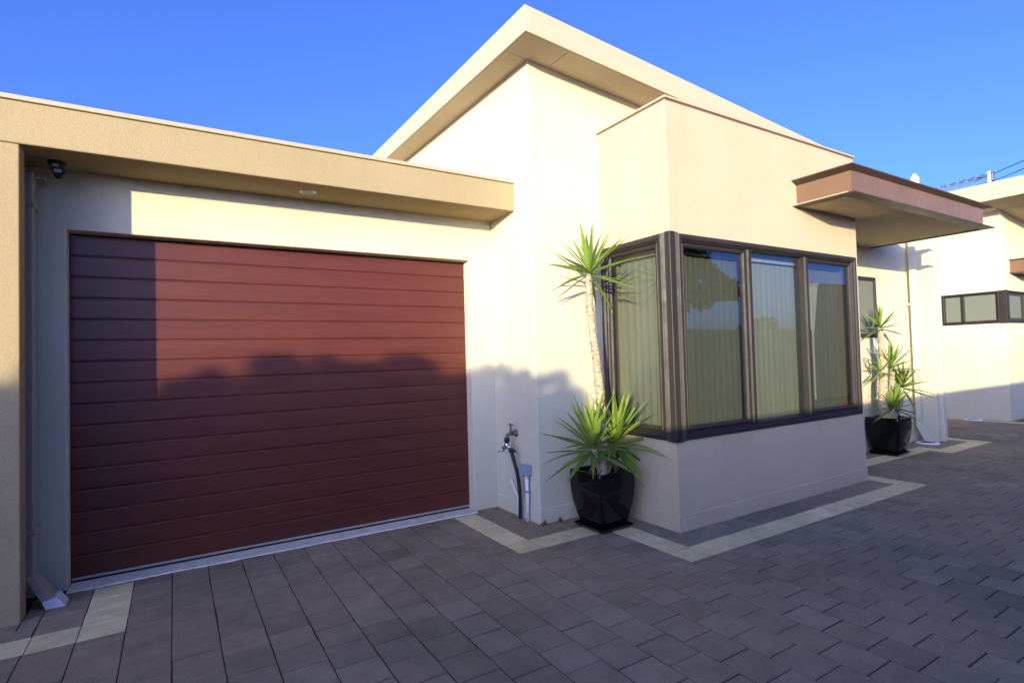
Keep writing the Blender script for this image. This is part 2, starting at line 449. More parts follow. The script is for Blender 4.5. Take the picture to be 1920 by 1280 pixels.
# plinth bands, 8 mm proud
def plinth_prof(n): return None
boxes('plinth', [(X1-0.008, X1+0.05, -B-0.008, -0.001, -0.03, 0.122), (X1+0.05, X2-0.006, -B-0.008, -B+0.03, -0.03, 0.122),
                 ], CREAM, house, 0.006)
boxes('plinth', [(X2-0.008, X2+0.05, -C_-0.008, -B-0.008, -0.03, 0.122), (X2+0.05, X3+0.008, -C_-0.008, -C_+0.03, -0.03, 0.122),
                 (X3-0.03, X3+0.008, -C_+0.03, YA-0.002, -0.03, 0.122)], TAN, house, 0.006)

# roof
RX0, RX1, RY0, RY1 = 2.793, 6.75, -1.0, 6.4
roof = None
def slab(name, x0, x1, y0, y1, dz0, dz1, m, parent, bv=0.003):
    bm = bmesh.new(); v = box(bm, x0, x1, y0, y1, 0, 1)
    for i, q in enumerate(v): q.co.z = roof_z(q.co.x, q.co.y) + (dz0 if i < 4 else dz1)
    if bv: bevel(bm, bv)
    return link(name, bm, m, parent)
roof = slab('roof', RX0+0.03, RX1, RY0+0.03, RY1, 0.03, 0.185, TILE, house)
slab('fascia', RX0, RX0+0.028, RY0, RY1, 0.0, 0.2, FASCIA, roof)
slab('fascia', RX0+0.0285, RX1, RY0, RY0+0.028, 0.0, 0.2, FASCIA, roof)
for (a, b, d, e) in ((RX0+0.03, X1+0.2, RY0+0.03, -0.672, ), (X1+0.204, 4.72, RY0+0.03, -0.60), (4.724, RX1, RY0+0.03, -0.60), (RX0+0.03, X1+0.06, -0.668, 1.72), (RX0+0.03, X1+0.06, 1.724, RY1)):
    slab('soffit', a, b, d, e, 0.014, 0.026, SOFFIT, roof, 0.001)

# window bay
ZW0, ZW1 = 0.69, 2.225
boxes('bay_wall', [(X2, X3, -C_, -B+0.05, -0.05, ZW0), (X2, X3, -C_, -B+0.05, ZW1, ZBAY), (6.395, X3-0.0005, -C_+0.0005, -B+0.05, ZW0, ZW1),
                   (X2+0.0005, X2+0.12, -0.705, -B+0.05, ZW0, ZW1)], TAN, house, 0.0035)
boxes('bay_capping', [(X2-0.012, X3+0.012, -C_-0.012, -B+0.04, ZBAY+0.004, ZBAY+0.022), ], CAP, house, 0.002)
boxes('bay_capping_lip', [(X2-0.003, X3+0.003, -C_-0.003, -B+0.03, ZBAY-0.010, ZBAY+0.0035)], STEEL, house, 0.001)

def frame_ring(bm, u0, u1, v0, v1, wd, d0, d1, put):
    """rectangular ring of four mitred bars with a chamfered section; put(u, v, d) -> xyz"""
    sec = [(0, d1), (0, d0+0.008), (0.008, d0), (wd-0.012, d0), (wd, d0+0.012), (wd, d1)]
    rings = []
    for (s, d) in sec:
        rings.append([bm.verts.new(put(u, v, d)) for (u, v) in ((u0+s, v0+s), (u1-s, v0+s), (u1-s, v1-s), (u0+s, v1-s))])
    n = len(sec)
    for i in range(n):
        a, b = rings[i], rings[(i+1) % n]
        for k in range(4): bm.faces.new((a[k], a[(k+1) % 4], b[(k+1) % 4], b[k]))

def window(name, parent, put, u0, u1, v0, v1, cells, depth=0.0, outer=0.045, glass=(None, None)):
    """cells: (ua, ub, has_sash); put maps (u along, z, d into the wall)"""
    bm = bmesh.new()
    frame_ring(bm, u0, u1, v0, v1, outer, -0.022, 0.07, put)
    frame_ring(bm, u0+outer+0.0005, u1-outer-0.0005, v0+outer+0.0005, v1-outer-0.0005, 0.014, -0.004, 0.07, put)
    iu0, iu1, iv0, iv1 = u0+outer+0.015, u1-outer-0.015, v0+outer+0.015, v1-outer-0.015
    def bar(ua, ub, d0, d1):
        sec = [(ua, d1), (ua, d0+0.012), (ua+0.012, d0), (ub-0.010, d0), (ub, d0+0.010), (ub, d1)]
        r_ = [[bm.verts.new(put(u, v, d)) for (u, d) in sec] for v in (iv0, iv1)]
        for i in range(6): bm.faces.new((r_[0][i], r_[0][(i+1) % 6], r_[1][(i+1) % 6], r_[1][i]))
    for i in range(len(cells)-1): bar(cells[i][1]+0.001, cells[i+1][0]-0.001, -0.016, 0.06)
    bmesh.ops.recalc_face_normals(bm, faces=bm.faces)
    fr = link(name, bm, FRAME, parent)
    for (ua, ub, sash) in cells:
        g = 0.0
        if sash:
            bm = bmesh.new(); frame_ring(bm, ua+0.002, ub-0.002, iv0+0.002, iv1-0.002, 0.032, 0.004, 0.05, put)
            bmesh.ops.recalc_face_normals(bm, faces=bm.faces); link('sash', bm, FRAME, fr); g = 0.03
        bm = bmesh.new(); dd = 0.03 if sash else 0.045
        q = [bm.verts.new(put(u, v, dd)) for (u, v) in ((ua+g, iv0+g), (ub-g, iv0+g), (ub-g, iv1-g), (ua+g, iv1-g))]
        bm.faces.new(q); bmesh.ops.recalc_face_normals(bm, faces=bm.faces); link('pane', bm, (glass[0] if sash else glass[1]) or GLASS, fr)
    return fr
front = lambda u, v, d: (u, -C_+d, v)
left = lambda u, v, d: (X2+d, u, v)
wf = window('window', house, front, 3.812, 6.41, 0.672, 2.238, [(3.873, 4.655, True), (4.715, 5.50, False), (5.56, 6.349, True)], glass=(GLASS_DARK, GLASS))
wf['label'] = 'wide bronze framed window of three tall panes on the bay front'
wl = window('window', house, left, -1.385, -0.688, 0.672, 2.245, [(-1.324, -0.749, True)], glass=(GLASS_SIDE, GLASS_SIDE))
wl['label'] = 'narrow bronze framed window on the side of the bay'
# corner post with a V groove either side
bm = bmesh.new()
pl = [(3.715, -1.4765), (3.772, -1.4765), (3.778, -1.462), (3.792, -1.458), (3.811, -1.474), (3.811, -1.40), (3.80, -1.386),
      (3.718, -1.393), (3.734, -1.411), (3.734, -1.419), (3.715, -1.425)]
pl[0:1] = [(3.715, -1.4725), (3.719, -1.4765)]
prism(bm, pl, 2, 0.664, 2.246)
link('corner_post', bm, FRAME, house)

# canopy over the entry: steel channels
CX0, CX1, CY0, CY1, CZ0, CZ1 = 5.365, 8.43, -1.98, YA+0.01, 2.630, 2.872
WX0, WX1, WY0 = 5.44, 8.235, -1.932
bm = bmesh.new()
ou, inn = [(CX0, CY0), (CX1, CY0), (CX1, CY1), (CX0, CY1)], [(WX0-0.002, WY0-0.002), (WX1+0.002, WY0-0.002), (WX1+0.002, CY1-0.001), (WX0-0.002, CY1-0.001)]
lay = [[bm.verts.new((x, y, z)) for x, y in p] for p, z in ((ou, CZ1), (ou, CZ1-0.009), (inn, CZ1-0.040))]
for a, b in ((0, 1), (1, 2)):
    for k in range(4): bm.faces.new((lay[a][k], lay[a][(k+1) % 4], lay[b][(k+1) % 4], lay[b][k]))
bm.faces.new(lay[0][::-1]); bm.faces.new(lay[2]); bmesh.ops.recalc_face_normals(bm, faces=bm.faces)
canopy = link('canopy', bm, STEEL_SHADED, house)
wi = WX0-CX0
bm = bmesh.new()
for q in ((WX0, WX1, WY0, WY0+0.008, CZ0+0.011, CZ1-0.0405), (WX0, WX0+0.008, WY0+0.0085, -C_+0.002, CZ0+0.011, CZ1-0.0405), (WX1-0.008, WX1, WY0+0.0085, CY1-0.001, CZ0+0.011, CZ1-0.0405)): box(bm, *q)
link('web', bm, STEEL, canopy)
bm = bmesh.new()
fw = 0.12
for q in ((CX0+0.01, CX1, CY0, CY0+fw, CZ0, CZ0+0.010), (CX0+0.01, CX0+fw, CY0+fw, -C_+0.002, CZ0, CZ0+0.010), (CX1-0.06, CX1, CY0+fw, CY1-0.001, CZ0, CZ0+0.010)): box(bm, *q)
bevel(bm, 0.002); link('flange', bm, STEEL_SHADED, canopy)
boxes('soffit', [(CX0+0.03, CX1-0.03, CY0+0.06, CY1-0.002, CZ0+0.0105, CZ0+0.020)], SOFFIT, canopy, 0)
boxes('sprinkler', [(6.56, 6.60, -1.31, -1.29, CZ0-0.035, CZ0+0.0103)], WHITE, canopy, 0.003)

# porch window
wp = window('window', house, lambda u, v, d: (u, YA+d, v), 7.55, 8.45, 1.455, 2.245, [(7.611, 8.389, True)])
wp['label'] = 'small bronze framed window behind the yucca by the entry'
boxes('room_back', [(7.6, 8.4, YA-0.004, YA-0.002, 1.50, 2.20)], FILM, wp, 0)

# downpipe of the porch
dp = boxes('downpipe', [(9.305, 9.405, -0.815, -0.755, 0.22, 2.84)], PIPE_CREAM, house, 0.006, 2)
dp['label'] = 'white rectangular downpipe at the porch corner'
bm = bmesh.new(); prism(bm, [(-0.815, 0.225), (-0.755, 0.225), (-0.86, 0.02), (-0.93, 0.02)], 0, 9.30, 9.41); bevel(bm, 0.004); link('downpipe_shoe', bm, PIPE_CREAM, dp)
boxes('clip', [(9.298, 9.412, -0.82, -0.70, 1.9, 1.925)], PIPE_CREAM, dp, 0.002)

# downpipe by the garage
dp = boxes('downpipe', [(-0.186, -0.134, -0.135, -0.035, 0.155, 2.50)], PIPE, house, 0.007, 2)
dp['label'] = 'tan rectangular downpipe between the pier and the garage door'
bm = bmesh.new()
top = [(-0.188, -0.137, 0.158), (-0.132, -0.137, 0.158), (-0.132, -0.033, 0.158), (-0.188, -0.033, 0.158)]
mid = [(-0.075, -0.275, 0.028), (-0.018, -0.275, 0.042), (-0.018, -0.17, 0.042), (-0.075, -0.17, 0.028)]
ra, rb = [bm.verts.new(p) for p in top], [bm.verts.new(p) for p in mid]
bm.faces.new(ra[::-1]); bm.faces.new(rb)
for k in range(4): bm.faces.new((ra[k], ra[(k+1) % 4], rb[(k+1) % 4], rb[k]))
bmesh.ops.recalc_face_normals(bm, faces=bm.faces); bevel(bm, 0.005); link('downpipe_shoe', bm, PIPE, dp)
bm = bmesh.new()
top = [(-0.078, -0.278, 0.040), (-0.012, -0.278, 0.058), (-0.012, -0.165, 0.058), (-0.078, -0.165, 0.040)]
low = [(-0.060, -0.282, -0.005), (0.030, -0.282, -0.005), (0.030, -0.165, -0.005), (-0.060, -0.165, -0.005)]
ra, rb = [bm.verts.new(p) for p in top], [bm.verts.new(p) for p in low]
bm.faces.new(ra[::-1]); bm.faces.new(rb)
for k in range(4): bm.faces.new((ra[k], ra[(k+1) % 4], rb[(k+1) % 4], rb[k]))
bmesh.ops.recalc_face_normals(bm, faces=bm.faces); link('socket', bm, PVC, dp)
for z in (0.385, 2.29): boxes('clip', [(-0.196, -0.128, -0.141, -0.002, z, z+0.028), (-0.20, -0.124, -0.145, -0.10, z+0.008, z+0.02)], PIPE, dp, 0.002)
boxes('clip', [(-0.13, -0.085, -0.10, -0.04, 2.47, 2.485)], PIPE, dp, 0.002)

# recessed downlight in the garage soffit
bm = bmesh.new(); lathe(bm, [(0.060, 0), (0.060, -0.004), (0.050, -0.007), (0.043, -0.004), (0.040, 0.0)], (1.393, -0.212, ZB1+0.0005), 28)
dl = link('downlight', bm, WHITE, house, True)
bm = bmesh.new(); lathe(bm, [(0.038, 0), (0.036, -0.003), (0.02, -0.005)], (1.393, -0.212, ZB1-0.0005), 20); link('lens', bm, LENS, dl, True)

# ------------------------------------------------------------------ blinds in the bay
def blind(name, label, put, u0, u1, z0, z1, ang, seed, gaps=()):
    th = thing(name, label, 'blind', put((u0+u1)/2, 0.0), group='vertical blinds in the bay window')
    th.location.z = z0
    rng = random.Random(seed); bm = bmesh.new(); n = int((u1-u0)/0.076)
    for i in range(n+1):
        u = u0 + 0.04 + i*0.076
        if u > u1-0.03: break
        a = math.radians(ang + rng.uniform(-1.6, 1.6)) + (math.radians(-22) if i in gaps else 0)
        prev = None
        sway = rng.uniform(-0.004, 0.004)
        for k in range(5):
            s = (k/4-0.5)*0.0889
            du, dd = s*math.cos(a), s*math.sin(a) + 0.006*(1-(k/2-1)**2)
            x, y, _ = put(u+du, dd); x2, y2, _ = put(u+du+sway, dd)
            cur = (bm.verts.new((x, y, z1)), bm.verts.new((x2, y2, z0)))
            if prev: bm.faces.new((prev[0], prev[1], cur[1], cur[0]))
            prev = cur
    link('slats', bm, BLIND, th, True)
    bm = bmesh.new(); a = put(u0, -0.025); b = put(u1, 0.025)
    box(bm, min(a[0], b[0]), max(a[0], b[0]), min(a[1], b[1]), max(a[1], b[1]), z1+0.012, z1+0.05); bevel(bm, 0.003); link('head_rail', bm, WHITE, th)
blind('vertical_blind', 'wide olive grey vertical blind behind the three front panes of the bay', lambda u, d: (u, -C_+0.17+d, 0), 3.86, 6.38, 0.715, 2.115, -4, 5, (2,))
blind('vertical_blind', 'narrow olive grey vertical blind behind the side window of the bay', lambda u, d: (X2+0.15+d, u, 0), -1.375, -0.72, 0.715, 2.115, 4, 8)

# ------------------------------------------------------------------ security light
sl_ = thing('security_light', 'black twin head security light under the garage soffit above the downpipe', 'lamp', (-0.02, -0.16, ZB1))
bm = bmesh.new(); lathe(bm, [(0.045, 0), (0.045, -0.012), (0.03, -0.02)], (-0.02, -0.16, ZB1-0.0005), 20); link('base', bm, BLACK, sl_, True)
def lamp_head(c, s, tilt):
    bm = bmesh.new(); box(bm, -0.036*s, 0.036*s, -0.018, 0.024, -0.024*s, 0.024*s); bevel(bm, 0.006, 2)
    bmesh.ops.transform(bm, matrix=Matrix.Translation(c) @ Matrix.Rotation(tilt, 4, 'X'), verts=bm.verts); h = link('lamp_head', bm, BLACK, sl_)
    bm = bmesh.new(); box(bm, -0.022*s, 0.022*s, -0.021, -0.0185, -0.011*s, 0.011*s)
    bmesh.ops.transform(bm, matrix=Matrix.Translation(c) @ Matrix.Rotation(tilt, 4, 'X'), verts=bm.verts); link('lens', bm, LENS, h)
lamp_head((-0.022, -0.175, 2.545), 0.7, 0.35); lamp_head((-0.012, -0.172, 2.511), 0.8, 0.25)
bm = bmesh.new(); tube(bm, [(-0.02, -0.16, 2.555), (-0.02, -0.155, 2.51), (-0.012, -0.155, 2.498)], 0.022, 10); link('bracket', bm, BLACK, sl_, True)
bm = bmesh.new(); lathe(bm, [(0.024, 0.0), (0.022, -0.018), (0.012, -0.028)], (-0.012, -0.165, 2.496), 16); link('sensor', bm, BLACK, sl_, True)

# ------------------------------------------------------------------ tap, hose, power box
tap = thing('garden_tap', 'old brass garden tap with a chrome two way splitter on the cream wall', 'tap', (X1-0.008, -0.345, 0.69))
TY = -0.345; TX = X1-0.008
bm = bmesh.new(); lathe(bm, [(0.034, 0), (0.034, -0.006), (0.016, -0.012), (0.014, -0.04), (0.017, -0.042), (0.017, -0.065), (0.012, -0.07)], (X1-0.0005, TY, 0.690), 18, 'X'); link('body', bm, BRASS, tap, True)
bm = bmesh.new(); tube(bm, smoothpath([(X1-0.06, TY, 0.690), (X1-0.086, TY+0.002, 0.684), (X1-0.094, TY+0.004, 0.665), (X1-0.094, TY+0.004, 0.652)], 5), 0.0135, 12); link('spout', bm, BRASS, tap, True)
bm = bmesh.new(); lathe(bm, [(0.016, 0), (0.014, 0.02), (0.008, 0.03), (0.007, 0.062), (0.010, 0.066)], (X1-0.054, TY, 0.698), 14)
tube(bm, [(X1-0.054, TY-0.026, 0.766), (X1-0.054, TY+0.026, 0.766)], 0.0075, 10); link('handle', bm, BRASS, tap, True)
bm = bmesh.new(); lathe(bm, [(0.021, 0), (0.023, -0.006), (0.023, -0.034), (0.016, -0.04)], (X1-0.094, TY+0.004, 0.662), 16); link('connector', bm, BLACK, tap, True)
bm = bmesh.new(); lathe(bm, [(0.017, 0), (0.024, -0.02), (0.022, -0.045), (0.012, -0.055)], (X1-0.094, TY+0.004, 0.622), 16)
tube(bm, [(X1-0.094, TY+0.004, 0.60), (X1-0.108, TY+0.045, 0.565)], [0.016, 0.014], 12); tube(bm, [(X1-0.094, TY+0.004, 0.60), (X1-0.085, TY-0.035, 0.572)], [0.016, 0.014], 12); link('splitter', bm, CHROME, tap, True)
bm = bmesh.new(); tube(bm, [(X1-0.109, TY+0.046, 0.563), (X1-0.112, TY+0.060, 0.545)], [0.017, 0.014], 12); tube(bm, [(X1-0.11, TY+0.06, 0.55), (X1-0.13, TY+0.088, 0.53)], 0.005, 8); link('valve_lever', bm, CHROME, tap, True)
bm = bmesh.new(); tube(bm, [(X1-0.084, TY-0.037, 0.571), (X1-0.082, TY-0.046, 0.545)], [0.019, 0.018], 12); tube(bm, [(X1-0.082, TY-0.04, 0.56), (X1-0.07, TY-0.085, 0.557)], [0.010, 0.012], 10); link('shut_off', bm, BLACK, tap, True)
bm = bmesh.new(); tube(bm, smoothpath([(X1-0.082, TY-0.046, 0.548), (X1-0.078, TY-0.068, 0.49), (X1-0.07, TY-0.108, 0.38), (X1-0.055, TY-0.115, 0.24), (X1-0.045, TY-0.10, 0.10), (X1-0.04, TY-0.085, -0.012)], 8), 0.0155, 12)
tag(link('garden_hose', bm, RUBBER, None, True), 'short black hose from the tap down into the paving', 'hose')
bm = bmesh.new(); tube(bm, smoothpath([(X1-0.05, TY+0.03, 0.30), (X1-0.045, TY-0.005, 0.25), (X1-0.035, TY-0.04, 0.18)], 5), 0.007, 8); tube(bm, [(X1-0.028, TY-0.045, 0.185), (X1-0.026, TY-0.045, -0.012)], 0.009, 10)
tag(link('irrigation_pipe', bm, PVC, None, True), 'thin white irrigation pipe stub beside the black hose', 'pipe')
pb = thing('power_box', 'small blue grey electrical box on a white conduit near the wall corner', 'electrical box', (X1-0.04, -0.52, 0))
boxes('box_body', [(X1-0.062, X1-0.001, -0.575, -0.475, 0.372, 0.452)], GREYBOX, pb, 0.008, 2)
bm = bmesh.new(); box(bm, X1-0.068, X1-0.063, -0.568, -0.482, 0.379, 0.445); bevel(bm, 0.002); link('cover', bm, GREYBOX, pb)
bm = bmesh.new(); tube(bm, [(X1-0.03, -0.535, -0.012), (X1-0.03, -0.535, 0.371)], 0.0145, 14); cd = link('conduit', bm, PVC, pb, True)
boxes('conduit_clamp', [(X1-0.047, X1-0.001, -0.552, -0.518, 0.228, 0.250)], GREYBOX, pb, 0.002)
bm = bmesh.new(); lathe(bm, [(0.018, 0), (0.018, 0.02), (0.015, 0.022)], (X1-0.03, -0.535, 0.349), 14); link('conduit_collar', bm, PVC, pb, True)

# ------------------------------------------------------------------ pots and yuccas
def planter(c, s, label, rot=0.0):
    cx, cy = c
    th = thing('planter', label, 'pot', (cx, cy, 0.02), group='black glazed square planters')
    bm = bmesh.new()
    prof = [(0.122, 0.020), (0.130, 0.030), (0.150, 0.11), (0.167, 0.19), (0.178, 0.27), (0.183, 0.34), (0.1825, 0.40), (0.180, 0.437), (0.1785, 0.443), (0.163, 0.443), (0.160, 0.437), (0.158, 0.40)]
    rings = []
    for (h, z) in prof:
        h *= s; z *= s; ring = []
        for k in range(4):
            a = math.pi/2*k
            rr = 0.020*s
            for j in range(4):
                b = a + math.pi/2*j/3
                ring.append(Vector((math.cos(a+math.pi/4)*(h-rr)*math.sqrt(2) + rr*math.cos(b), math.sin(a+math.pi/4)*(h-rr)*math.sqrt(2) + rr*math.sin(b), z)))
        # a gentle outward belly on each face
        rings.append([bm.verts.new(v) for v in ring])
    n = 16
    for i in range(len(rings)-1):
        for k in range(n): bm.faces.new((rings[i][k], rings[i][(k+1) % n], rings[i+1][(k+1) % n], rings[i+1][k]))
    bm.faces.new(rings[0][::-1])
    M = Matrix.Translation((cx, cy, 0)) @ Matrix.Rotation(rot, 4, 'Z')
    bmesh.ops.transform(bm, matrix=M, verts=bm.verts); link('vessel', bm, GLAZE, th, True)
    bm = bmesh.new(); h = 0.1575*s
    q = []
    N = 10
    for i in range(N+1):
        for j in range(N+1):
            x, y = -h+2*h*i/N, -h+2*h*j/N
            q.append(bm.verts.new((x, y, 0.40*s + 0.012*noise.noise(Vector((x*20, y*20, 3))))))
    for i in range(N):
        for j in range(N): bm.faces.new((q[i*(N+1)+j], q[(i+1)*(N+1)+j], q[(i+1)*(N+1)+j+1], q[i*(N+1)+j+1]))
    bmesh.ops.transform(bm, matrix=M, verts=bm.verts); link('soil', bm, SOIL, th, True)
    bm = bmesh.new()
    prof = [(0.140, 0.0), (0.163, 0.028), (0.165, 0.034), (0.156, 0.034), (0.150, 0.015), (0.02, 0.013)]; rings = []
    for (h, z) in prof:
        rings.append([bm.verts.new(M @ Vector((sx*h*s, sy*h*s, z))) for sx, sy in ((-1, -1), (1, -1), (1, 1), (-1, 1))])
    for i in range(len(rings)-1):
        for k in range(4): bm.faces.new((rings[i][k], rings[i][(k+1) % 4], rings[i+1][(k+1) % 4], rings[i+1][k]))
    bm.faces.new(rings[0][::-1]); bm.faces.new(rings[-1])
    bevel(bm, 0.003, 2)
    return th, bm

def blade(bm, rnd, base, d, L, wd, droop, rng, val, side=None):
    """one sword leaf: folded strip, narrow at the base, widest at a third, drawn out to a point"""
    d = d.normalized(); p = Vector(base); n = 9; prev = None; tip = rng.random() < 0.45
    up = Vector((0, 0, 1)); s = d.cross(up)
    if s.length < 0.05: s = Vector((rng.uniform(-1, 1), rng.uniform(-1, 1), 0))
    s.normalize(); s = (Matrix.Rotation(rng.uniform(-0.5, 0.5), 3, d) @ s)
    for i in range(n+1):
        t = i/n
        wv = wd*(0.50 + 0.50*min(1, t/0.32))*(1 if t < 0.4 else max(0.0, 1-((t-0.4)/0.6)**1.35))
        nn = s.cross(d).normalized()
        a, c, b = p - s*wv*0.5 + nn*wv*0.16, p - nn*wv*0.06, p + s*wv*0.5 + nn*wv*0.16
        cur = [bm.verts.new(v) for v in (a, c, b)]
        if prev:
            for k in (0, 1):
                bm.faces.new((prev[k], prev[k+1], cur[k+1], cur[k])); rnd.append(min(1, max(0, val + (0.12 if t > 0.75 else 0) + (0.5 if t > 0.95 and tip else 0) - (0.1 if t < .2 else 0))))
        prev = cur
        d = (d + Vector((0, 0, -droop/n))).normalized(); p = p + d*(L/n)
        s = (s - d*s.dot(d)).normalized()

def rosette(c, n, L, wd, seed, parent, lo=-35, hi=80, axis=(0, 0, 1), droop=0.25, core=0.03, name='leaf_rosette', tall=0.0):
    rng = random.Random(seed); bm = bmesh.new(); rnd = []; c = Vector(c)
    Q = Vector((0, 0, 1)).rotation_difference(Vector(axis).normalized())
    for i in range(n):
        t = (i+0.5)/n; el = math.radians(lo + (hi-lo)*(t**0.85) + rng.uniform(-9, 9)); az = i*2.39996 + rng.uniform(-0.3, 0.3)
        d = Q @ Vector((math.cos(el)*math.cos(az), math.cos(el)*math.sin(az), math.sin(el)))
        base = c + Q @ Vector((math.cos(az)*core*0.6*(1-t), math.sin(az)*core*0.6*(1-t), (t-0.5)*core*2.2))
        l = L*rng.uniform(0.78, 1.08)*(1-0.18*max(0, t-0.75)/0.25)
        blade(bm, rnd, base, d, l, wd*rng.uniform(0.8, 1.15), droop*rng.uniform(0.3, 1.6)*(1.25-t), rng, 0.15 + 0.6*t*rng.uniform(0.6, 1.15) + (0.3 if rng.random() < 0.05 else 0))
    return link(name, bm, YLEAF, parent, False, rnd)

def cane(path, rads, seed, parent, n=14):
    rng = random.Random(seed); pts = smoothpath(path, n); R = []
    m = len(pts)
    for i in range(m):
        t = i/(m-1)*(len(rads)-1); k = min(int(t), len(rads)-2); R.append((rads[k]+(rads[k+1]-rads[k])*(t-k))*(1+rng.uniform(-0.07, 0.07)))
    bm = bmesh.new(); tube(bm, pts, R, 12, True, 0.07, rng)
    # old leaf scars: short flat flaps round the stem
    for i in range(4, m-1):
        p = pts[i]; d = (pts[min(i+1, m-1)]-pts[i-1]).normalized()
        for k in range(5):
            a = rng.uniform(0, 6.283); q = d.orthogonal().normalized(); q = Matrix.Rotation(a, 3, d) @ q; s = d.cross(q)
            b = p + q*R[i]*0.92 + d*rng.uniform(-.01, .01); ln = rng.uniform(0.008, 0.019); wd = rng.uniform(0.008, 0.018)
            v = [bm.verts.new(x) for x in (b - s*wd*.5, b + s*wd*.5, b + q*ln + d*ln*rng.uniform(-.5, .7))]; bm.faces.new(v)
    return link('trunk', bm, CANE, parent)

def dead_skirt(c, n, L, seed, parent):
    rng = random.Random(seed); bm = bmesh.new(); rnd = []
    for i in range(n):
        az = rng.uniform(0, 6.283); el = math.radians(rng.uniform(-75, -20))
        blade(bm, rnd, Vector(c), Vector((math.cos(az)*math.cos(el), math.sin(az)*math.cos(el), math.sin(el))), L*rng.uniform(.5, 1.1), 0.012, 0.5, rng, rng.uniform(0.1, 0.8))
    return link('dry_leaves', bm, DEADLEAF, parent, False, rnd)

P1 = (3.392, -1.0)
th, bm = planter(P1, 1.0, 'black glazed square pot under the tall single stem yucca by the bay corner', 0.02)
tag(link('saucer', bm, GLAZE), 'black square saucer under the pot nearest the garage', 'saucer', 'black saucers under the planters')
P2 = (8.13, -0.93)
th, bm = planter(P2, 1.04, 'black glazed square pot of the several headed yucca by the porch', 0.03)
tag(link('saucer', bm, GLAZE), 'black square saucer under the far pot by the porch', 'saucer', 'black saucers under the planters')

y1 = thing('yucca', 'tall yucca with one bare cane topped by a leaf star beside the bay window', 'plant', (3.41, -0.99, 0.40), 'potted yuccas')
cane([(3.415, -0.985, 0.38), (3.42, -0.98, 0.70), (3.424, -0.98, 0.93), (3.398, -0.98, 1.23), (3.362, -0.98, 1.52), (3.338, -0.98, 1.80), (3.345, -0.98, 1.955)], [0.044, 0.040, 0.037, 0.034, 0.031, 0.029, 0.026], 11, y1)
rosette((3.347, -0.98, 1.985), 30, 0.42, 0.036, 21, y1, -38, 82, (0.05, -0.05, 1), 0.18)
dead_skirt((3.345, -0.98, 1.94), 12, 0.07, 31, y1)
cane([(3.40, -0.98, 0.40), (3.33, -1.02, 0.50), (3.30, -1.03, 0.60)], [0.022, 0.020, 0.02], 12, y1, 5)
rosette((3.285, -1.03, 0.63), 38, 0.42, 0.043, 41, y1, -24, 86, (-0.18, -0.08, 1), 0.32, 0.06)
cane([(3.44, -0.99, 0.40), (3.50, -1.00, 0.50), (3.535, -1.0, 0.60)], [0.022, 0.020, 0.02], 13, y1, 5)
rosette((3.545, -1.0, 0.64), 44, 0.44, 0.043, 51, y1, -30, 86, (0.18, -0.04, 1), 0.34, 0.06)
dead_skirt((3.45, -1.05, 0.56), 14, 0.22, 33, y1)

y2 = thing('yucca', 'yucca with several short canes and leaf stars in the far pot by the porch', 'plant', (8.08, -0.93, 0.41), 'potted yuccas')
cane([(8.04, -0.93, 0.40), (8.03, -0.93, 0.75), (8.07, -0.94, 1.10), (8.03, -0.94, 1.35), (8.02, -0.94, 1.54)], [0.05, 0.05, 0.045, 0.036, 0.03], 14, y2)
rosette((8.02, -0.94, 1.57), 26, 0.32, 0.034, 61, y2, -35, 82, (0, 0, 1), 0.2)
cane([(8.12, -0.93, 0.40), (8.16, -0.96, 0.75), (8.19, -0.98, 1.02)], [0.036, 0.032, 0.026], 15, y2)
rosette((8.16, -0.97, 1.06), 32, 0.40, 0.038, 71, y2, -30, 84, (0.05, 0, 1), 0.25)
cane([(8.20, -0.95, 0.40), (8.30, -1.0, 0.62), (8.34, -1.01, 0.78)], [0.036, 0.032, 0.026], 16, y2)
rosette((8.35, -1.01, 0.82), 30, 0.38, 0.038, 81, y2, -30, 84, (0.1, -0.05, 1), 0.25)
rosette((8.06, -1.03, 0.58), 28, 0.33, 0.038, 91, y2, -30, 84, (-0.05, -0.15, 1), 0.3)
rosette((7.97, -0.94, 1.02), 9, 0.30, 0.034, 95, y2, -25, 60, (-0.6, -0.1, 0.8), 0.25)

# weeds along the wall
def weed(c, n, L, seed, label):
    rng = random.Random(seed); bm = bmesh.new(); rnd = []
    for i in range(n):
        az = rng.uniform(0, 6.283); el = math.radians(rng.uniform(15, 75))
        blade(bm, rnd, Vector(c) + Vector((rng.uniform(-.02, .02), rng.uniform(-.008, .008), 0)), Vector((math.cos(az)*math.cos(el), math.sin(az)*math.cos(el), math.sin(el))), L*rng.uniform(.5, 1.1), L*0.32, 0.6, rng, rng.uniform(0, 0.4))
    tag(link('weed', bm, YLEAF, None, False, rnd), label, 'weed', 'weeds at the wall foot')
weed((3.035, -0.70, -0.004), 7, 0.06, 1, 'small green weed at the foot of the cream wall corner')
weed((3.20, -0.695, -0.004), 6, 0.05, 2, 'tiny weed at the wall foot nearest the black pot')
weed((2.47, -0.085, -0.004), 8, 0.022, 4, 'tuft of weed at the door sill by the cream paving band')

# drain covers
def drain(c, label):
    th = thing('drain', label, 'drain', (c[0], c[1], 0), 'round drain surrounds')
    bm = bmesh.new(); lathe(bm, [(0.090, -0.01), (0.090, 0.012), (0.098, 0.018), (0.125, 0.018), (0.135, 0.006), (0.135, -0.01)], (*c, 0), 32); link('surround', bm, PVC, th, True)
    bm = bmesh.new(); lathe(bm, [(0.088, 0.0), (0.088, 0.011), (0.02, 0.0125)], (*c, 0), 28); link('grate', bm, BLACK, th, True)
drain((9.30, -0.885), 'white ringed drain under the porch downpipe')
drain((12.50, -0.33), 'white ringed drain at the foot of the next house wall')

